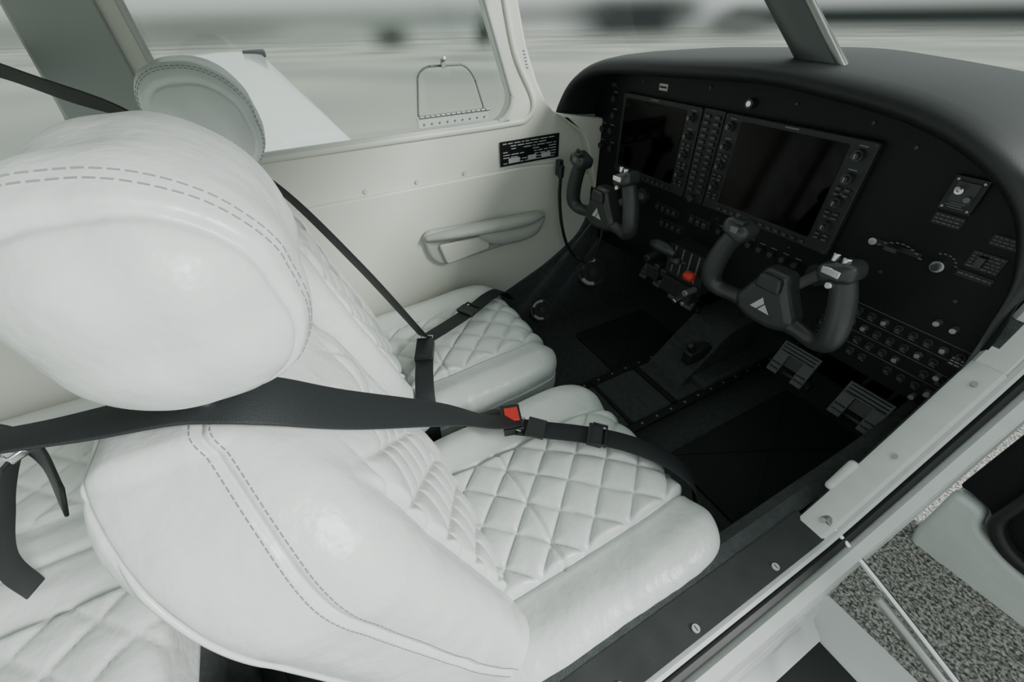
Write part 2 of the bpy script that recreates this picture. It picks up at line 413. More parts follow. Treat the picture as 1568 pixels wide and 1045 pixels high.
# ---------------------------------------------------------------- left wall
win_f=roundpoly([(-.175,1.22),(-.16,.90),(-.12,.85),(.62,.85),(.655,.90),(.55,1.22)],[.03,.05,.03,.05,.06,.05])
win_r=roundpoly([(-1.1,1.2),(-1.1,.87),(-.42,.84),(-.345,.93),(-.33,1.2)],.06)
plate("wall_left",[(-1.4,-.02),(1.5,-.02),(1.5,.80),(1.0,.83),(.86,.845),(.80,.857),(.77,.885),(.735,.945),(.70,1.03),(.675,1.13),(.64,1.30),(-1.4,1.30)],MYZ,-.575,.05,WALLM,holes=[win_f,win_r],bev=.008)
def loop(name,pts,M,off,r,material,parent=None):
    P=[M@Vector((p[0],p[1],off)) for p in pts+pts[:1]]; return tube(name,P,r,material,parent,n=8,sub=2)
wf=empty("window_1"); loop("frame",win_f,MYZ,-.552,.007,WALL2,wf); plate("pane",win_f,MYZ,-.585,.003,GLASS,parent=wf)
sw=roundpoly([(.37,.885),(.385,.985),(.41,1.0),(.52,.998),(.545,.97),(.57,.885)],[.01,.02,.02,.03,.03,.01])
loop("storm_window_frame",sw,MYZ,-.575,.0028,LATCHM,wf)
mb=MB(); mb.box((-.566,.47,.872),(.006,.215,.026),0)
for i in range(14): mb.cyl((-.562,.37+i*.0153,.886),(-.562,.383+i*.0153,.886),.0035,m=1)
for i in range(9): mb.cyl((-.563,.38+i*.023,.868),(-.561,.38+i*.023,.868),.003,m=2)
mb.box((-.566,.455,1.005),(.008,.012,.02),1); mb.cyl((-.566,.455,1.012),(-.55,.455,1.018),.005,m=1)
mb.make("storm_window_hinge",[WALL2,STEEL,LATCHM],wf,.001)
wr_=empty("window_2"); loop("frame",win_r,MYZ,-.552,.007,WALL2,wr_); plate("pane",win_r,MYZ,-.585,.003,GLASS,parent=wr_)
plate("trim_1",roundpoly([(-.33,1.22),(-.345,.93),(-.38,.86),(-.18,.86),(-.20,.92),(-.21,1.22)],.02),MYZ,-.545,.012,PILLAR,bev=.004)
plate("trim_2",roundpoly([(-1.35,.0),(-1.35,.70),(.0,.712),(.70,.715),(.85,.70),(.965,.635),(.985,.45),(.8,.30),(.55,.0)],[.01,.01,.05,.06,.06,.03,.05,.05,.01]),MYZ,-.545,.016,WALLM,bev=.006)
tube("trim_3",[(-.549,-1.3,.845),(-.549,-.1,.842),(-.549,.3,.842),(-.549,.62,.842),(-.549,.70,.85),(-.549,.72,.90),(-.549,.66,1.02),(-.549,.62,1.2)],[.009]*8,WALLM,None,n=10,sub=6,flat=((1,0,0),.7))
plate("trim_4",roundpoly([(.80,.855),(.97,.828),(.975,.60),(.96,.60),(.93,.70),(.90,.78)],[.01,.015,.01,.01,.04,.03]),MYZ,-.535,.05,WALLM,bev=.006)
mb=MB()
for y in(.18,.33,.48,.63): mb.cyl((-.55,y,.725),(-.546,y,.725),.006,m=0)
mb.cyl((-.55,-.28,.95),(-.534,-.28,.95),.009,m=0); mb.cyl((-.534,.395,.455),(-.532,.395,.455),.003,m=0)
for i in range(6): mb.box((-.5495,.690+i*.0022,1.02-i*.008),(.0015,.006,.003),1)
mb.make("wall_screws",[WALL2,KNOBG])
ar=empty("armrest")
plate("armrest_base",roundpoly([(.31,.565),(.33,.582),(.74,.562),(.755,.54),(.70,.475),(.36,.455),(.325,.49)],.025),MYZ,-.528,.02,ARM,bev=.008,parent=ar)
tube("armrest_pad",[(-.515,.325,.562),(-.495,.40,.568),(-.49,.55,.562),(-.50,.68,.553),(-.517,.745,.548)],[.012,.02,.026,.022,.009],ARM,ar,flat=((0,0,1),.75))
tube("pull_handle",[(-.505,.51,.540),(-.498,.56,.522),(-.50,.63,.512),(-.505,.70,.514),(-.517,.745,.54)],[.022,.030,.030,.025,.010],ARM,ar,flat=((1,0,0),.7))
plate("pull_cup",roundpoly([(.355,.535),(.53,.53),(.53,.480),(.375,.462)],.012),MYZ,-.512,.014,WALLM,bev=.005,parent=ar)
mb=MB(); mb.box((-.546,.71,.76),(.003,.215,.072),0)
for i in range(8):
    y0=.612; z=.789-i*.0082
    while y0<.80:
        w=random.uniform(.008,.03); w=min(w,.806-y0)
        if random.random()<.85: mb.box((-.5442,y0+w/2,z),(.0006,w,.0026),1)
        y0+=w+.005
for a,b_ in((.63,.04),(.70,.03),(.75,.035)): mb.box((-.5438,a+b_/2,.738),(.0008,b_,.015),1)
mb.make("wall_placard",[PANEL,WHITEP])
plate("baseboard_left",roundpoly([(.30,.0),(.45,.20),(.58,.265),(.77,.34),(.92,.43),(.975,.55),(1.0,.70),(1.5,.70),(1.5,0)],[.01,.03,.05,.05,.05,.02,.01,.01,.01]),MYZ,-.532,.012,CARPET,bev=.003)
def disc(name,c,nrm,r):
    par=empty(name); c=Vector(c);n=Vector(nrm).normalized(); mb=MB(); mb.cyl(c,c+n*.014,r,r*.92,n=36,m=0); mb.cyl(c+n*.014,c+n*.019,r*.70,r*.66,n=30,m=1); mb.cyl(c+n*.019,c+n*.026,r*.25,n=18,m=0)
    u=n.orthogonal().normalized(); w=n.cross(u)
    for k0,k1,mm in((2,9,2),(14,20,2),(24,30,1)):
        for k in range(k0,k1):
            a=2*math.pi*k/32; a2=2*math.pi*(k+1.05)/32
            V=[]
            for rr,hh in((.62,.020),(.82,.020)):
                for aa in(a,a2): V.append(c+n*hh+(u*math.cos(aa)+w*math.sin(aa))*r*rr)
            mb.add(V,[(0,1,3,2)],mm)
    mb.make("vent_disc",[KNOB,RUBBER,WHITEP],par)
disc("air_vent",(-.522,.990,.250),(1,-.35,.5),.066)
disc("air_vent",(-.522,.745,.145),(1,-.2,.5),.050)

# ---------------------------------------------------------------- floor etc
mb=MB(); mb.box((0,.05,.03),(1.16,2.9,.04)); mb.make("floor",[CARPET])
mb=MB(); mb.box((0,1.5,.45),(1.2,.03,1.0)); mb.make("wall_front",[PANEL])
mb=MB(); mb.box((0,-1.38,.65),(1.2,.04,1.3)); mb.make("wall_rear",[WALL2])
tn=empty("center_tunnel")
mb=MB(); mb.box((.0,.78,.075),(.20,.60,.05),0); mb.box((.0,1.25,.09),(.22,.5,.08),0)
mb.make("tunnel_cover",[CARPET],tn,.012)
mb=MB()
for x in(-.105,.115):
    mb.box((x,.95,.098),(.026,.95,.010),0)
    for i in range(14): mb.cyl((x,.55+i*.06,.101),(x,.55+i*.06,.1045),.004,m=1)
mb.box((.0,.88,.104),(.20,.02,.008),0); mb.box((.0,.70,.104),(.20,.012,.006),0)
mb.make("tunnel_trim",[RUBBER,STEEL],tn,.001)
plate("tunnel_slope",roundpoly([(.94,.10),(1.14,.27),(1.3,.27),(1.3,.05),(.94,.05)],[.02,.03,.01,.01,.01]),MYZ,-.02,.15,CARPET,bev=.006,parent=tn)
mb=MB(); mb.box((.03,1.02,.20),(.035,.10,.05),0); mb.cyl((.03,1.0,.22),(.03,.97,.26),.012,m=0); mb.make("fuel_selector",[KNOB],tn,.006)
def fmat(name,x0,x1,y0,y1):
    o=plate(name,roundpoly([(x0,y0),(x1,y0),(x1,y1),(x0,y1)],.02),MXY,.056,.010,MAT,bev=.003)
    mb=MB()
    for s in(-1,1):
        a=Vector(((x0+x1)/2,(y0+y1)/2,.062)); mb.box(a,(.004,math.hypot(x1-x0,y1-y0)*.9,.003),0,Matrix.Rotation(s*math.atan2(x1-x0,y1-y0),3,'Z'))
    p=mb.make("heel_ribs",[RUBBER]); p.parent=o
    return o
fmat("floor_mat",-.40,-.13,.84,1.20); fmat("floor_mat",.22,.50,.74,1.30)

# ---------------------------------------------------------------- instrument panel
ip=empty("instrument_panel")
PY=.96
plate("panel_face",[(-.56,.47),(-.56,.84),(-.55,.90),(-.50,.955),(-.31,.975),(-.01,.99),(.16,.985),(.34,.965),(.44,.93),(.51,.875),(.555,.79),(.575,.66),(.585,.485),(.34,.485),(.31,.515),(.05,.515),(-.2,.49)],MXZ,-(PY+.006),.012,PANEL,parent=ip)
arch=[(-.556,.80,.80,.012),(-.55,.865,.815,.02),(-.525,.92,.84,.028),(-.46,.955,.862,.034),(-.36,.966,.875,.036),(-.20,.972,.885,.038),(.04,.982,.89,.038),(.18,.974,.89,.038),(.32,.956,.89,.038),(.42,.922,.893,.035),(.495,.867,.90,.028),(.54,.785,.91,.018),(.558,.70,.92,.006),(.568,.60,.93,.003),(.570,.50,.94,.002)]
A=catmull(arch,8); V=[];F=[]; 
for i,a in enumerate(A):
    p=A[max(i-1,0)];q=A[min(i+1,len(A)-1)]; t=np.array([q[0]-p[0],q[1]-p[1]]); t/=np.linalg.norm(t); n=np.array([-t[1],t[0]])
    yl=a[2]; k=a[3]
    prof=[(.965,0),(yl+.03,0),(yl+.012,.001),(yl+.003,.25*k),(yl,.5*k),(yl+.005,.75*k),(yl+.016,.95*k),(yl+.04,1.08*k),(yl+.09,1.2*k),(yl+.18,1.25*k),(1.25,1.15*k),(1.42,.6*k)]
    for y,o in prof: V.append((min(max(a[0]+n[0]*o,-.574),.612),y,a[1]+n[1]*o))
m_=len(prof)
for i in range(len(A)-1):
    for k in range(m_-1): F.append((i*m_+k,i*m_+k+1,(i+1)*m_+k+1,(i+1)*m_+k))
mesh("glareshield",V,F,HOOD,ip)
def display(name,x0,x1,sx0,sx1,z0,z1,left,right):
    r=empty(name); r.parent=ip
    plate("bezel",roundpoly([(x0,z0),(x1,z0),(x1,z1),(x0,z1)],.006),MXZ,-(PY-.008),.016,BEZEL,bev=.002,parent=r)
    plate("screen",roundpoly([(sx0,z0+.024),(sx1,z0+.024),(sx1,z1-.012),(sx0,z1-.012)],.004),MXZ,-(PY-.0165),.002,SCREEN,parent=r)
    mb=MB(); yb=PY-.016
    for i in range(12):
        x=sx0+.008+(sx1-sx0-.016)*i/11; mb.box((x,yb-.002,z0+.011),(.011,.004,.007),1); mb.box((x,yb-.0043,z0+.011),(.004,.0006,.0014),2)
    mb.box(((sx0+sx1)/2,yb-.0004,z1-.005),(.03,.001,.003),2)
    for on,xa,xb in((left,x0,sx0),(right,sx1,x1)):
        if not on: continue
        xc=(xa+xb)/2
        for zz in(.94,.70,.44,.16):
            z=z0+.03+(z1-z0-.045)*zz
            mb.cyl((xc,yb,z),(xc,yb-.010,z),.0105,.0098,m=1); mb.cyl((xc,yb-.010,z),(xc,yb-.018,z),.0065,.006,m=1); mb.box((xc,yb-.0183,z),(.001,.0005,.008),3)
            mb.box((xc,yb-.0003,z+.0155),(.016,.0008,.0022),2)
        for zz in(.58,.52,.31,.26,.05,0):
            z=z0+.03+(z1-z0-.045)*zz
            for d in(-.0085,.0085): mb.box((xc+d,yb-.002,z),(.011,.004,.006),1); mb.box((xc+d,yb-.0044,z),(.006,.0005,.0014),2)
    for cx_ in(x0+.005,x1-.005):
        for cz in(z0+.005,z1-.005): mb.cyl((cx_,yb,cz),(cx_,yb-.001,cz),.0028,m=1,n=8)
    mb.make("bezel_controls",[BEZEL,KNOB,KNOBG,WHITEP],r)
display("primary_flight_display",-.405,-.115,-.392,-.163,.695,.915,False,True)
display("multifunction_display",-.045,.283,.0,.235,.695,.915,True,True)
mb=MB(); mb.box((-.08,PY-.007,.805),(.062,.014,.22),0)
for i in range(13):
    for x in(-.095,-.065): mb.box((x,PY-.0165,.90-i*.0145),(.016,.005,.008),1); mb.box((x,PY-.0193,.90-i*.0145),(.009,.0006,.0016),2)
mb.cyl((-.08,PY-.014,.705),(-.08,PY-.028,.705),.009,m=1)
mb.make("audio_panel",[BEZEL,KNOB,KNOBG],ip,.001)
mb=MB(); y=PY
def scr(x,z,r=.0035,m=1): mb.cyl((x,y,z),(x,y-.002,z),r,n=10,m=m)
def plac(x,z,w,h,lines=2,m=4):
    mb.box((x,y-.001,z),(w,.002,h),5)
    for i in range(lines):
        xx=x-w*.44; zz=z+h*.5-(i+.7)*h/(lines+.4)
        while xx<x+w*.40:
            ww=min(random.uniform(.003,.008),x+w*.44-xx); mb.box((xx+ww/2,y-.0023,zz),(ww,.0006,h/(lines+1)*.35),m); xx+=ww+.0018
mb.box((-.27,y-.001,.940),(.030,.002,.016),2); mb.box((-.27,y-.0024,.940),(.024,.0006,.004),0)
mb.cyl((0,y,.938),(0,y-.012,.938),.010,n=20,m=1); mb.cyl((0,y-.012,.938),(0,y-.013,.938),.006,n=16,m=3)
for x,z in((-.46,.89),(-.455,.845),(-.46,.80),(-.45,.75),(-.50,.80),(-.50,.75)):
    mb.cyl((x,y,z),(x,y-.01,z),.010,.009,n=16,m=1); mb.box((x,y-.0003,z+.017),(.018,.0008,.003),4)
plac(-.47,.925,.024,.012)
for x,z in((-.5,.93),(-.35,.945),(-.12,.955),(.1,.95),(.25,.94),(.33,.915),(.38,.7),(.5,.70),(.33,.66),(-.42,.70),(.0,.672),(.2,.675)): scr(x,z)
# raised emergency switch unit with toggle
mb.box((.425,y-.004,.864),(.044,.008,.054),5); mb.box((.425,y-.0085,.868),(.030,.003,.032),1)
mb.cyl((.418,y-.009,.870),(.418,y-.014,.870),.006,m=3); mb.cyl((.418,y-.014,.870),(.418,y-.026,.876),.0025,.0035,m=3); mb.cyl((.434,y-.009,.860),(.434,y-.015,.860),.0045,m=4)
for xx,zz in((.408,.886),(.442,.886),(.408,.842),(.442,.842)): mb.cyl((xx,y-.008,zz),(xx,y-.0095,zz),.0022,m=6,n=8)
for i in range(3): mb.box((.425-(i%2)*.004,y-.0085,.850-i*.0035),(.022,.0008,.0014),4)
plac(.425,.820,.042,.020,3,4); plac(.505,.812,.036,.018,3); plac(.500,.775,.044,.030,5,4); plac(.500,.748,.05,.012,1,4)
mb.box((.495,y-.006,.775),(.010,.012,.018),1)
mb.box((.385,y-.002,.752),(.075,.004,.010),5)
for k in range(9): mb.box((.355+k*.0085,y-.0045,.762-.0022*((k-4)**2)*.4),(.006,.0008,.0022),4)
mb.box((.38,y-.012,.752),(.02,.018,.008),1); mb.cyl((.345,y,.752),(.345,y-.012,.752),.007,m=3)
mb.cyl((.452,y,.748),(.452,y-.014,.748),.011,.010,n=20,m=3); mb.cyl((.452,y-.014,.748),(.452,y-.02,.748),.006,n=12,m=1)
for k in range(6):
    a=.3+k*.35; mb.box((.452+.020*math.cos(a),y-.0006,.748+.020*math.sin(a)),(.004,.001,.002),4)
for x0,z0,n_ in((-.2,.64,4),(-.07,.645,3),(-.17,.60,4)):
    mb.box((x0+(n_-1)*.011,y-.002,z0),(n_*.022+.006,.004,.024),5)
    for i in range(n_): mb.box((x0+i*.022,y-.008,z0),(.014,.010,.016),1); mb.box((x0+i*.022,y-.0135,z0+.004),(.007,.0006,.002),4)
for i in range(8): mb.cyl((.02+i*.03,y,.645),(.02+i*.03,y-.012,.645),.007,n=12,m=1); mb.box((.02+i*.03,y-.0006,.658),(.014,.001,.0025),4)
for rI in range(4):
    z=.612-rI*.030
    mb.box((.445,y-.0006,z+.0135),(.24,.001,.0009),4)
    for i in range(10):
        x=.335+i*.0245
        if (i*7+rI*3)%11==0: continue
        mb.cyl((x,y,z),(x,y-.004,z),.0075,n=12,m=1); mb.cyl((x,y-.004,z),(x,y-.012,z),.0045,n=10,m=1 if (i+rI)%4 else 6); mb.box((x,y-.0122,z),(.003,.0006,.0012),4); mb.box((x,y-.0006,z-.0105),(.010,.001,.0015),4)
for x,z in((.50,.655),(.525,.655),(.55,.56),(.555,.52),(.54,.50)):
    mb.cyl((x,y,z),(x,y-.014,z),.0055,.005,n=14,m=6)
plac(.56,.60,.03,.02,3,2)
mb.make("panel_switches",[PANEL,KNOB,WHITEP,SILVER,KNOBG,BEZEL,STEEL],ip,.0006)
plate("lower_panel",[(-.56,.40),(-.56,.50),(-.2,.50),(-.1,.49),(-.1,.42),(-.5,.40)],MXZ,-(PY+.05),.01,PANEL,parent=ip)
mb=MB()
for i in range(14):
    x=random.uniform(-.5,.5); mb.cyl((x,1.05,random.uniform(.40,.48)),(x+random.uniform(-.1,.1),1.4,random.uniform(.2,.5)),random.uniform(.004,.010),n=8)
mb.make("under_panel_linkages",[KNOB],ip)

# ---------------------------------------------------------------- throttle quadrant
tq=empty("throttle_quadrant")
mb=MB(); mb.box((-.01,.93,.535),(.13,.07,.11),0); mb.box((-.01,.90,.475),(.11,.04,.05),0)
for i in range(4): mb.box((-.05+i*.027,.893,.55),(.005,.004,.08),2)
for x,z,yy in((-.045,.60,.84),(-.01,.575,.85),(.03,.545,.87)): mb.cyl((x,.92,.54),(x,yy+.01,z-.005),.004,n=8,m=1)
mb.cyl((.045,.89,.50),(.045,.85,.50),.009,n=14,m=1); mb.cyl((.01,.89,.455),(.01,.86,.45),.008,n=14,m=3); mb.cyl((.03,.89,.45),(.03,.87,.45),.006,n=14,m=1)
mb.make("quadrant_body",[BEZEL,STEEL,KNOBG,SILVER],tq,.002)
tube("throttle_grip",[(-.085,.835,.60),(-.06,.83,.605),(-.03,.83,.605),(-.01,.835,.60)],[.010,.016,.016,.011],KNOB,tq)
tube("propeller_knob",[(-.012,.845,.578),(.004,.842,.58)],[.012,.012],KNOB,tq)
tube("mixture_knob",[(.030,.862,.546),(.044,.86,.547)],[.0135,.0135],RED,tq)
mb=MB()
for a in range(3): mb.box((-.10+a*.028,.90,.50-a*.006),(.02,.03,.022),0)
mb.cyl((-.13,.93,.53),(-.13,.87,.52),.012,m=0); mb.box((-.12,.92,.47),(.05,.05,.04),0)
mb.make("quadrant_switches",[KNOB],tq,.003)

# ---------------------------------------------------------------- yokes
def yoke(name,cx,cz=.644,y0=.805):
    r=empty(name)
    o=[(-.026,.062),(.026,.062),(.034,.037),(.052,.006),(.070,-.022),(.060,-.050),(.026,-.062),(-.026,-.062),(-.056,-.048),(-.066,-.022),(-.050,.006),(-.034,.037)]
    plate("hub",[(cx+a,cz+b) for a,b in roundpoly(o,.012)],MXZ,-y0,.050,YOKE,bev=.015,parent=r,seg=4)
    plate("hub_cap",[(cx+a,cz+b) for a,b in roundpoly([(-.022,.056),(.022,.056),(.027,.024),(-.027,.024)],.008)],MXZ,-(y0-.028),.016,KNOB,bev=.005,parent=r,seg=3)
    mb=MB(); zc=cz-.010; yy=y0-.0262
    mb.add([(cx-.022,yy,zc-.016),(cx-.008,yy,zc-.016),(cx+.005,yy,zc+.002),(cx-.002,yy,zc+.014)],[(0,1,2,3)],0)
    mb.add([(cx-.004,yy,zc-.016),(cx+.022,yy,zc-.016),(cx+.007,yy,zc+.001)],[(0,1,2)],0)
    mb.make("hub_badge",[WHITEP],r)
    mb=MB(); mb.cyl((cx,y0+.02,cz),(cx,PY+.02,cz+.006),.0115,n=20,m=0); mb.cyl((cx,PY-.012,cz+.006),(cx,PY,cz+.006),.024,.026,n=24,m=1); mb.make("shaft",[STEEL,KNOB],r)
    for s in(-1,1):
        tube("horn_%s"%("left" if s<0 else "right"),[(cx+s*.035,y0,cz-.034),(cx+s*.075,y0-.004,cz-.036),(cx+s*.112,y0-.010,cz-.036),(cx+s*.134,y0-.016,cz-.018),(cx+s*.134,y0-.018,cz+.022),(cx+s*.123,y0-.018,cz+.065),(cx+s*.108,y0-.018,cz+.100)],
             [.024,.017,.018,.0215,.0225,.0215,.020],YOKE,r,n=20)
        rot=Matrix.Rotation(-s*.35,3,'Y')
        def fg(P,N,s=s,rot=rot):
            Q=np.array([list(rot@Vector(p)) for p in P]); return Q+np.array([cx+s*.101,y0-.022,cz+.114])
        rbox("grip_head_%s"%("left" if s<0 else "right"),(.030,.028,.018),.014,8,fg,YOKE,r)
        mb=MB(); c=Vector((cx+s*.098,y0-.030,cz+.133))
        if s>0:
            mb.cyl(c-Vector((.012,0,.004)),c+Vector((-.012,0,.010)),.006,m=1); mb.cyl(c-Vector((-.006,0,.004)),c+Vector((.006,0,.009)),.007,m=1); mb.box(c+Vector((0,-.022,-.014)),(.030,.006,.012),1); mb.cyl(c+Vector((.008,-.020,-.034)),c+Vector((.008,-.030,-.034)),.006,m=1)
        else:
            mb.box(c+Vector((0,-.004,.0)),(.024,.02,.008),0); mb.cyl(c+Vector((-.012,0,0)),c+Vector((-.012,0,.012)),.005,m=0); mb.box(c+Vector((.0,-.018,-.014)),(.016,.006,.012),2)
        mb.make("grip_switches_%s"%("left" if s<0 else "right"),[KNOB,SILVER,KNOBG],r,.0015)
    return r
yoke("control_yoke",.283,.640); yoke("control_yoke",-.27)

hc=empty("microphone_cord")
tube("cord",[(-.50,.80,.68),(-.50,.80,.60),(-.49,.81,.50),(-.48,.84,.41),(-.46,.89,.355),(-.44,.93,.37),(-.44,.95,.44),(-.45,.96,.52),(-.46,.965,.58)],.0055,RUBBER,hc,n=8)
mb=MB(); mb.cyl((-.50,.80,.67),(-.50,.80,.71),.010,.012,m=0); mb.box((-.51,.80,.70),(.02,.02,.05),0); mb.make("plug",[KNOB],hc,.003)

# ---------------------------------------------------------------- rudder pedals
def pedal(name,cx,cz,py=1.08):
    r=empty(name); tilt=Matrix.Rotation(math.radians(-25),3,'X'); mb=MB(); c=Vector((cx,py,cz))
    def b(o,d,m=0): mb.box(c+tilt@Vector(o),d,m,tilt)
    b((0,0,.035),(.104,.012,.034)); b((-.036,0,-.01),(.032,.012,.070)); b((.036,0,-.01),(.032,.012,.070)); b((0,.004,.005),(.06,.008,.04),2)
    for k in range(3): b((0,-.0065,.045-k*.010),(.092,.004,.003),2)
    for s in(-1,1): b((s*.036,-.0065,-.03),(.026,.004,.004),2); b((s*.036,-.0065,-.015),(.026,.004,.004),2)
    mb.cyl(c+Vector((-.06,.02,-.05)),c+Vector((.06,.02,-.05)),.013,m=2); mb.cyl(c+Vector((0,.02,-.05)),c+Vector((0,.15,-.12)),.012,m=2)
    mb.cyl(c+Vector((-.03,.01,.02)),c+Vector((-.03,.2,.12)),.008,m=2); mb.cyl(c+Vector((.03,.01,.02)),c+Vector((.03,.2,.12)),.008,m=2)
    mb.make("pedal_plate",[PEDAL,STEEL,KNOB],r,.003)
for x,z in((.280,.318),(.460,.312),(-.27,.35),(-.12,.34)): pedal("rudder_pedal",x,z)

# ---------------------------------------------------------------- right door sill and jamb
pathS=[(-1.0,.352),(-.4,.352),(.2,.352),(.55,.352),(.66,.362),(.76,.435),(.86,.525),(.95,.615),(.985,.72),(.975,.88),(.93,1.05),(.86,1.22)]
def strip(name,prof,material,path=pathS,parent=None,sub=6):
    A=catmull(path,sub); V=[];F=[]
    for i,a in enumerate(A):
        p=A[max(i-1,0)];q=A[min(i+1,len(A)-1)]; t=(q-p)/np.linalg.norm(q-p); n=np.array([-t[1],t[0]])
        for x,o in prof: V.append((x,a[0]+n[0]*o,a[1]+n[1]*o))
    k=len(prof)
    for i in range(len(A)-1):
        for j in range(k): F.append((i*k+j,i*k+(j+1)%k,(i+1)*k+(j+1)%k,(i+1)*k+j))
    F.append(tuple(range(k))); F.append(tuple((len(A)-1)*k+j for j in range(k-1,-1,-1)))
    o=mesh(name,V,F,material,parent); autosmooth(o,30); return o
ds=empty("door_sill")
strip("scuff_plate",[(.560,0),(.618,0),(.618,-.006),(.560,-.006)],SILL,[(-1.0,.356),(-.4,.356),(.2,.356),(.55,.356),(.655,.360)],ds)
mb=MB()
for y_ in(-.25,-.06,.06,.19,.34,.53): mb.cyl((.606,y_,.355),(.606,y_,.3585),.0062,n=14,m=0); mb.box((.606,y_,.3588),(.008,.0012,.0006),1)
mb.make("sill_screws",[WHITEP,KNOB],ds)
strip("carpet_edge",[(.515,-.012),(.535,.004),(.562,.003),(.562,-.03),(.53,-.34),(.515,-.34)],CARPET,[(-1.0,.352),(.2,.352),(.70,.35),(.95,.352),(1.2,.40),(1.45,.44)],ds)
strip("seal",[(.629,-.006),(.635,.000),(.643,-.006),(.643,-.03),(.629,-.03)],RUBBER,pathS,ds)
strip("sill_edge_trim",[(.617,.002),(.624,.004),(.629,.002),(.629,-.02),(.617,-.02)],FRAME,pathS,ds)
df=empty("door_frame")
strip("frame_strip",[(.570,.006),(.577,.010),(.612,.010),(.618,.006),(.618,-.02),(.570,-.02)],FRAME,[(.648,.352),(.70,.385),(.76,.437),(.86,.527),(.952,.617)],df)
strip("frame_post",[(.566,-.002),(.574,.004),(.612,.004),(.618,-.002),(.618,-.04),(.566,-.04)],FRAME,[(.945,.609),(.972,.66),(.985,.72),(.985,.80),(.975,.88),(.93,1.05),(.86,1.22)],df)
mb=MB(); 
for yy,zz in((.925,.592),(.80,.474),(.67,.370)): mb.cyl((.597,yy,zz),(.597,yy-.010,zz+.011),.0045,n=12,m=0)
mb.make("frame_rivets",[STEEL],df)
tube("door_latch_striker",[(.566,.72,.40),(.566,.76,.44)],.010,FRAME,df)
plate("jamb_carpet",[(.62,.10),(.62,.33),(.67,.345),(.76,.415),(.95,.59),(.975,.70),(1.45,.70),(1.45,.10)],MYZ,.575,.02,CARPET,parent=df)
fs=empty("fuselage_side")
def skin(name,prof,y0,y1,material,parent):
    V=[];F=[]
    for y_ in(y0,y1):
        for x,z in prof: V.append((x,y_,z))
    k=len(prof)
    for j in range(k-1): F.append((j,j+1,k+j+1,k+j))
    return mesh(name,V,F,material,parent)
skin("side_skin",[(.643,.325),(.655,.345),(.668,.335),(.675,.28),(.680,.20),(.690,.13),(.72,.102)],-1.2,.66,PAINT,fs)
strip("skin_edge",[(.643,-.010),(.652,.0),(.668,-.004),(.674,-.06),(.643,-.06)],FRAME,pathS,fs)
plate("front_side_skin",[(.655,.08),(.655,.33),(.76,.41),(.86,.50),(.965,.61),(1.0,.72),(.99,.88),(.95,1.02),(1.1,.98),(1.6,.9),(1.6,.08)],MYZ,.662,.016,PAINT,parent=fs)

rw=empty("wing_walkway")
plate("wing_skin",[(.655,-1.2),(3.5,-1.0),(3.5,1.3),(.655,1.9)],MXY,.085,.02,PAINT,parent=rw)
plate("walk_pad",roundpoly([(.705,-1.0),(1.15,-1.0),(1.15,.655),(.705,.655)],.015),MXY,.098,.006,MAT,parent=rw)
plate("speckled_walk",[(.66,.76),(1.6,.76),(1.6,1.6),(.66,1.85)],MXY,.098,.006,SPECK,parent=rw)
dsr=empty("door_stay")
tube("rod",[(.60,.675,.372),(.70,.672,.34),(.80,.668,.305),(.95,.66,.25)],.0055,SILVER,dsr,n=12)
tube("sleeve",[(.72,.655,.325),(.80,.652,.298),(.95,.645,.245)],.008,STEEL,dsr,n=12)
mb=MB(); mb.cyl((.60,.665,.372),(.60,.69,.372),.010,m=0); mb.make("end_fitting",[STEEL],dsr,.001)

dr=empty("door_1")
out=roundpoly([(.715,-.01),(.690,.12),(.685,.30),(.685,.56),(.69,.80),(.80,1.15),(1.35,1.2),(1.5,.8),(1.5,.1),(1.35,-.03)],[.03,.03,.01,.02,.04,.05,.1,.1,.1,.05])
plate("door_shell",out,MXZ,-1.10,.05,PAINT,bev=.01,parent=dr)
plate("lower_trim_pad",roundpoly([(.725,.005),(.690,.12),(.682,.29),(.74,.285),(.75,.24),(.83,.205),(1.2,.20),(1.25,.02)],[.03,.03,.02,.02,.02,.03,.03,.03]),MXZ,-1.06,.035,LEATHER,bev=.012,parent=dr,seg=4)
plate("upper_pad",roundpoly([(.682,.30),(.70,.30),(.745,.29),(.755,.25),(.83,.215),(1.45,.21),(1.45,.78),(.69,.78)],.02),MXZ,-1.065,.02,PANEL,bev=.005,parent=dr)
plate("pocket_rim",roundpoly([(.745,.265),(.80,.22),(1.1,.215),(1.15,.5),(.78,.5),(.745,.42)],.05),MXZ,-1.045,.03,RUBBER,holes=[roundpoly([(.765,.285),(.81,.245),(1.08,.24),(1.12,.48),(.80,.48),(.765,.42)],.045)],bev=.01,parent=dr,seg=3)

# ---------------------------------------------------------------- roof, windshield post
ws=empty("window_3")
V=[];F=[]
for i in range(17):
    x=-.56+1.12*i/16; c=math.sqrt(max(0,1-(x/.62)**2))
    V+=[(x,1.02+.30*c,.93+.07*c),(x,.66+.12*c,1.26+.04*c)]
for i in range(16): F.append((2*i,2*i+2,2*i+3,2*i+1))
mesh("windshield_pane",V,F,GLASS,ws)
def polew(name,a,b,w,mt,fl=.6):
    return tube(name,[a,tuple((Vector(a)+Vector(b))/2),b],w,mt,ws,n=14,sub=3,flat=((0,1,0),fl))
polew("center_post",(.135,.97,1.0),(-.11,.93,1.24),.034,POSTM,.4); polew("center_post_edge",(.172,.965,1.0),(-.060,.925,1.24),.006,STEEL); polew("center_post_edge_2",(.103,.965,1.0),(-.148,.925,1.24),.004,STEEL)
mb=MB(); mb.box((0,-.33,1.31),(1.22,2.15,.02)); mb.make("ceiling",[WALL2],None,.005)

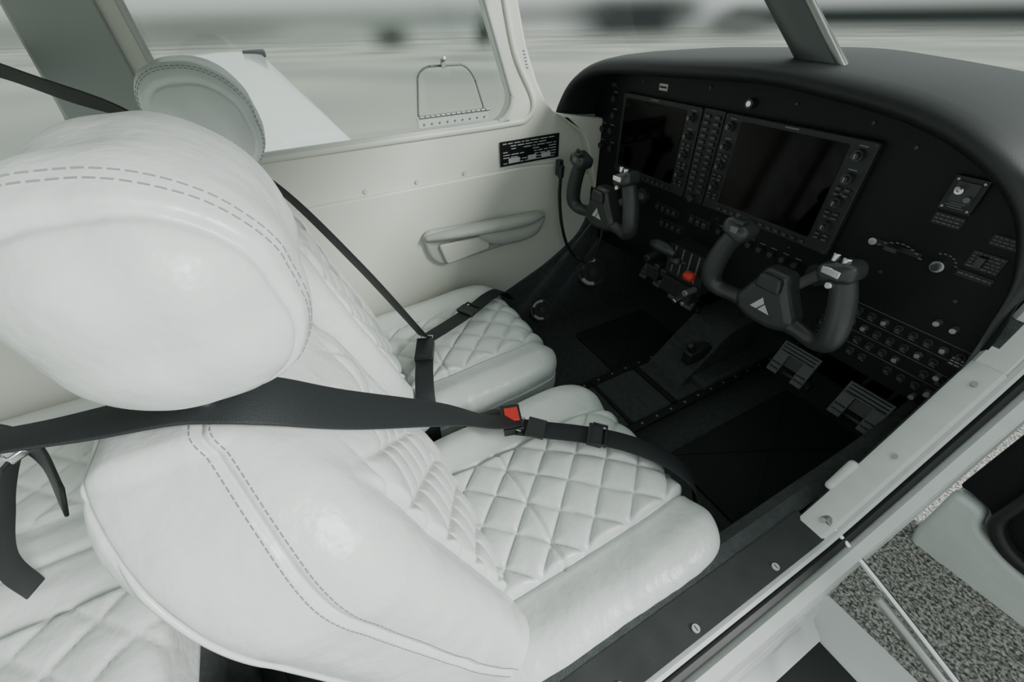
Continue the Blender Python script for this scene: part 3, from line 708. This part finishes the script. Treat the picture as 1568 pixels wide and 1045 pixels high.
# ---------------------------------------------------------------- left wing
V=[];F=[]
secs=[(-.6,-1.0,.70,.17),(-2.5,-.88,.47,.446),(-5.0,-.74,.165,.80),(-5.12,-.62,.05,.81)]
prof=[(0,0),(.02,.02),(.08,.035),(.2,.045),(.4,.045),(.7,.025),(1,-.02),(.7,-.07),(.3,-.08),(.05,-.045)]
for x,te,le,z0 in secs:
    ch=le-te
    for a,h in prof: V.append((x,le-a*ch,z0+h*ch*.75-.01))
k=len(prof)
for i in range(3):
    for j in range(k): F.append((i*k+j,i*k+(j+1)%k,(i+1)*k+(j+1)%k,(i+1)*k+j))
F.append(tuple(3*k+j for j in range(k)))
wg=empty("aircraft_wing"); mesh("wing_panel",V,F,PAINT,wg)
mb=MB(); mb.box((-5.02,.10,.80),(.2,.2,.06)); mb.make("wing_tip_light",[RUBBER],wg,.01)

# ---------------------------------------------------------------- outside
def ground():
    m=bpy.data.materials.new("apron_concrete"); m.use_nodes=True; nt=m.node_tree; N=nt.nodes; L=nt.links; b=N["Principled BSDF"]; b.inputs["Roughness"].default_value=.9
    tc=N.new("ShaderNodeTexCoord"); n=N.new("ShaderNodeTexNoise"); n.inputs["Scale"].default_value=.10; n.inputs["Detail"].default_value=0
    L.new(tc.outputs["Object"],n.inputs["Vector"]); r=N.new("ShaderNodeValToRGB"); e=r.color_ramp.elements; e[0].position=.3;e[0].color=(.23,.245,.22,1);e[1].position=.7;e[1].color=(.35,.355,.31,1)
    L.new(n.outputs["Fac"],r.inputs[0]); L.new(r.outputs[0],b.inputs["Base Color"]); return m
def gz(x,y): return -.95+.025*x-.025*y
mesh("airport_apron",[(x,y,gz(x,y)) for x,y in((-400,-400),(400,-400),(400,400),(-400,400))],[(0,1,2,3)],ground())
def hang(name,az,D,w,h,col,ex=.45,ez=.5,lift=0):
    dx,dy=az; l=math.hypot(dx,dy); x=dx/l*D; y=dy/l*D
    o=mesh(name,[(0,-.5,0),(0,.5,0),(0,.5,1),(0,-.5,1),(-.05,0,1),(-.05,0,0)],[(0,1,2,3)],softmat(name+"_haze",col,ex,ez)); o.location=(x,y,gz(x,y)-h*.15+lift); o.scale=(1,w,h); o.rotation_euler=(0,0,math.atan2(dy,dx)); return o
hang("tree_line",(-785,150),120,190,10,(.18,.195,.185),.05,.5)
hang("hangar",(-900,-40),90,36,6,(.12,.125,.12))
hang("hangar",(-830,120),85,18,5,(.22,.23,.22))
hang("hangar",(-608,542),75,26,8,(.045,.05,.052),.4,.45)
hang("hangar",(-534,679),78,15,5.5,(.20,.205,.20))
hang("parked_vehicle",(-785,212),55,7,4.0,(.03,.034,.034),.5,.5); hang("parked_vehicle",(-716,340),55,4.2,4.6,(.04,.045,.045),.5,.5)
hang("tree_line",(-390,940),110,75,7.5,(.05,.06,.055),.1,.5)
hang("tree_line",(100,1000),110,95,7.5,(.05,.06,.055),.1,.5)

# ---------------------------------------------------------------- lighting
w=bpy.data.worlds.new("overcast_sky"); bpy.context.scene.world=w; w.use_nodes=True; N=w.node_tree.nodes; L=w.node_tree.links
bg=N["Background"]; tc=N.new("ShaderNodeTexCoord"); sp=N.new("ShaderNodeSeparateXYZ"); L.new(tc.outputs["Generated"],sp.inputs[0])
r=N.new("ShaderNodeValToRGB"); e=r.color_ramp.elements; e[0].position=.0; e[0].color=(.68,.74,.72,1); e[1].position=.5; e[1].color=(.90,1,.97,1); L.new(sp.outputs[2],r.inputs[0]); L.new(r.outputs[0],bg.inputs[0]); bg.inputs[1].default_value=1.0
sd=bpy.data.lights.new("sun","SUN"); sd.energy=4.9; sd.angle=math.radians(18); sd.color=(1,1,.98); so=bpy.data.objects.new("sun",sd); COL.objects.link(so)
so.rotation_euler=Vector((.80,.62,.52)).to_track_quat('Z','Y').to_euler()

# ---------------------------------------------------------------- camera
Rv=Vector((0.473,0.881,-0.0239)); U=Vector((-0.547,0.315,0.7752)); Fv=Vector((-0.690,0.354,-0.6312)); C=Vector((0.67,0,1.12))
cam=bpy.data.cameras.new("camera"); co=bpy.data.objects.new("camera",cam); COL.objects.link(co)
cam.lens=14.54; cam.clip_start=.01; cam.clip_end=1000
co.matrix_world=Matrix(((Rv.x,U.x,-Fv.x,C.x),(Rv.y,U.y,-Fv.y,C.y),(Rv.z,U.z,-Fv.z,C.z),(0,0,0,1)))
bpy.context.scene.camera=co
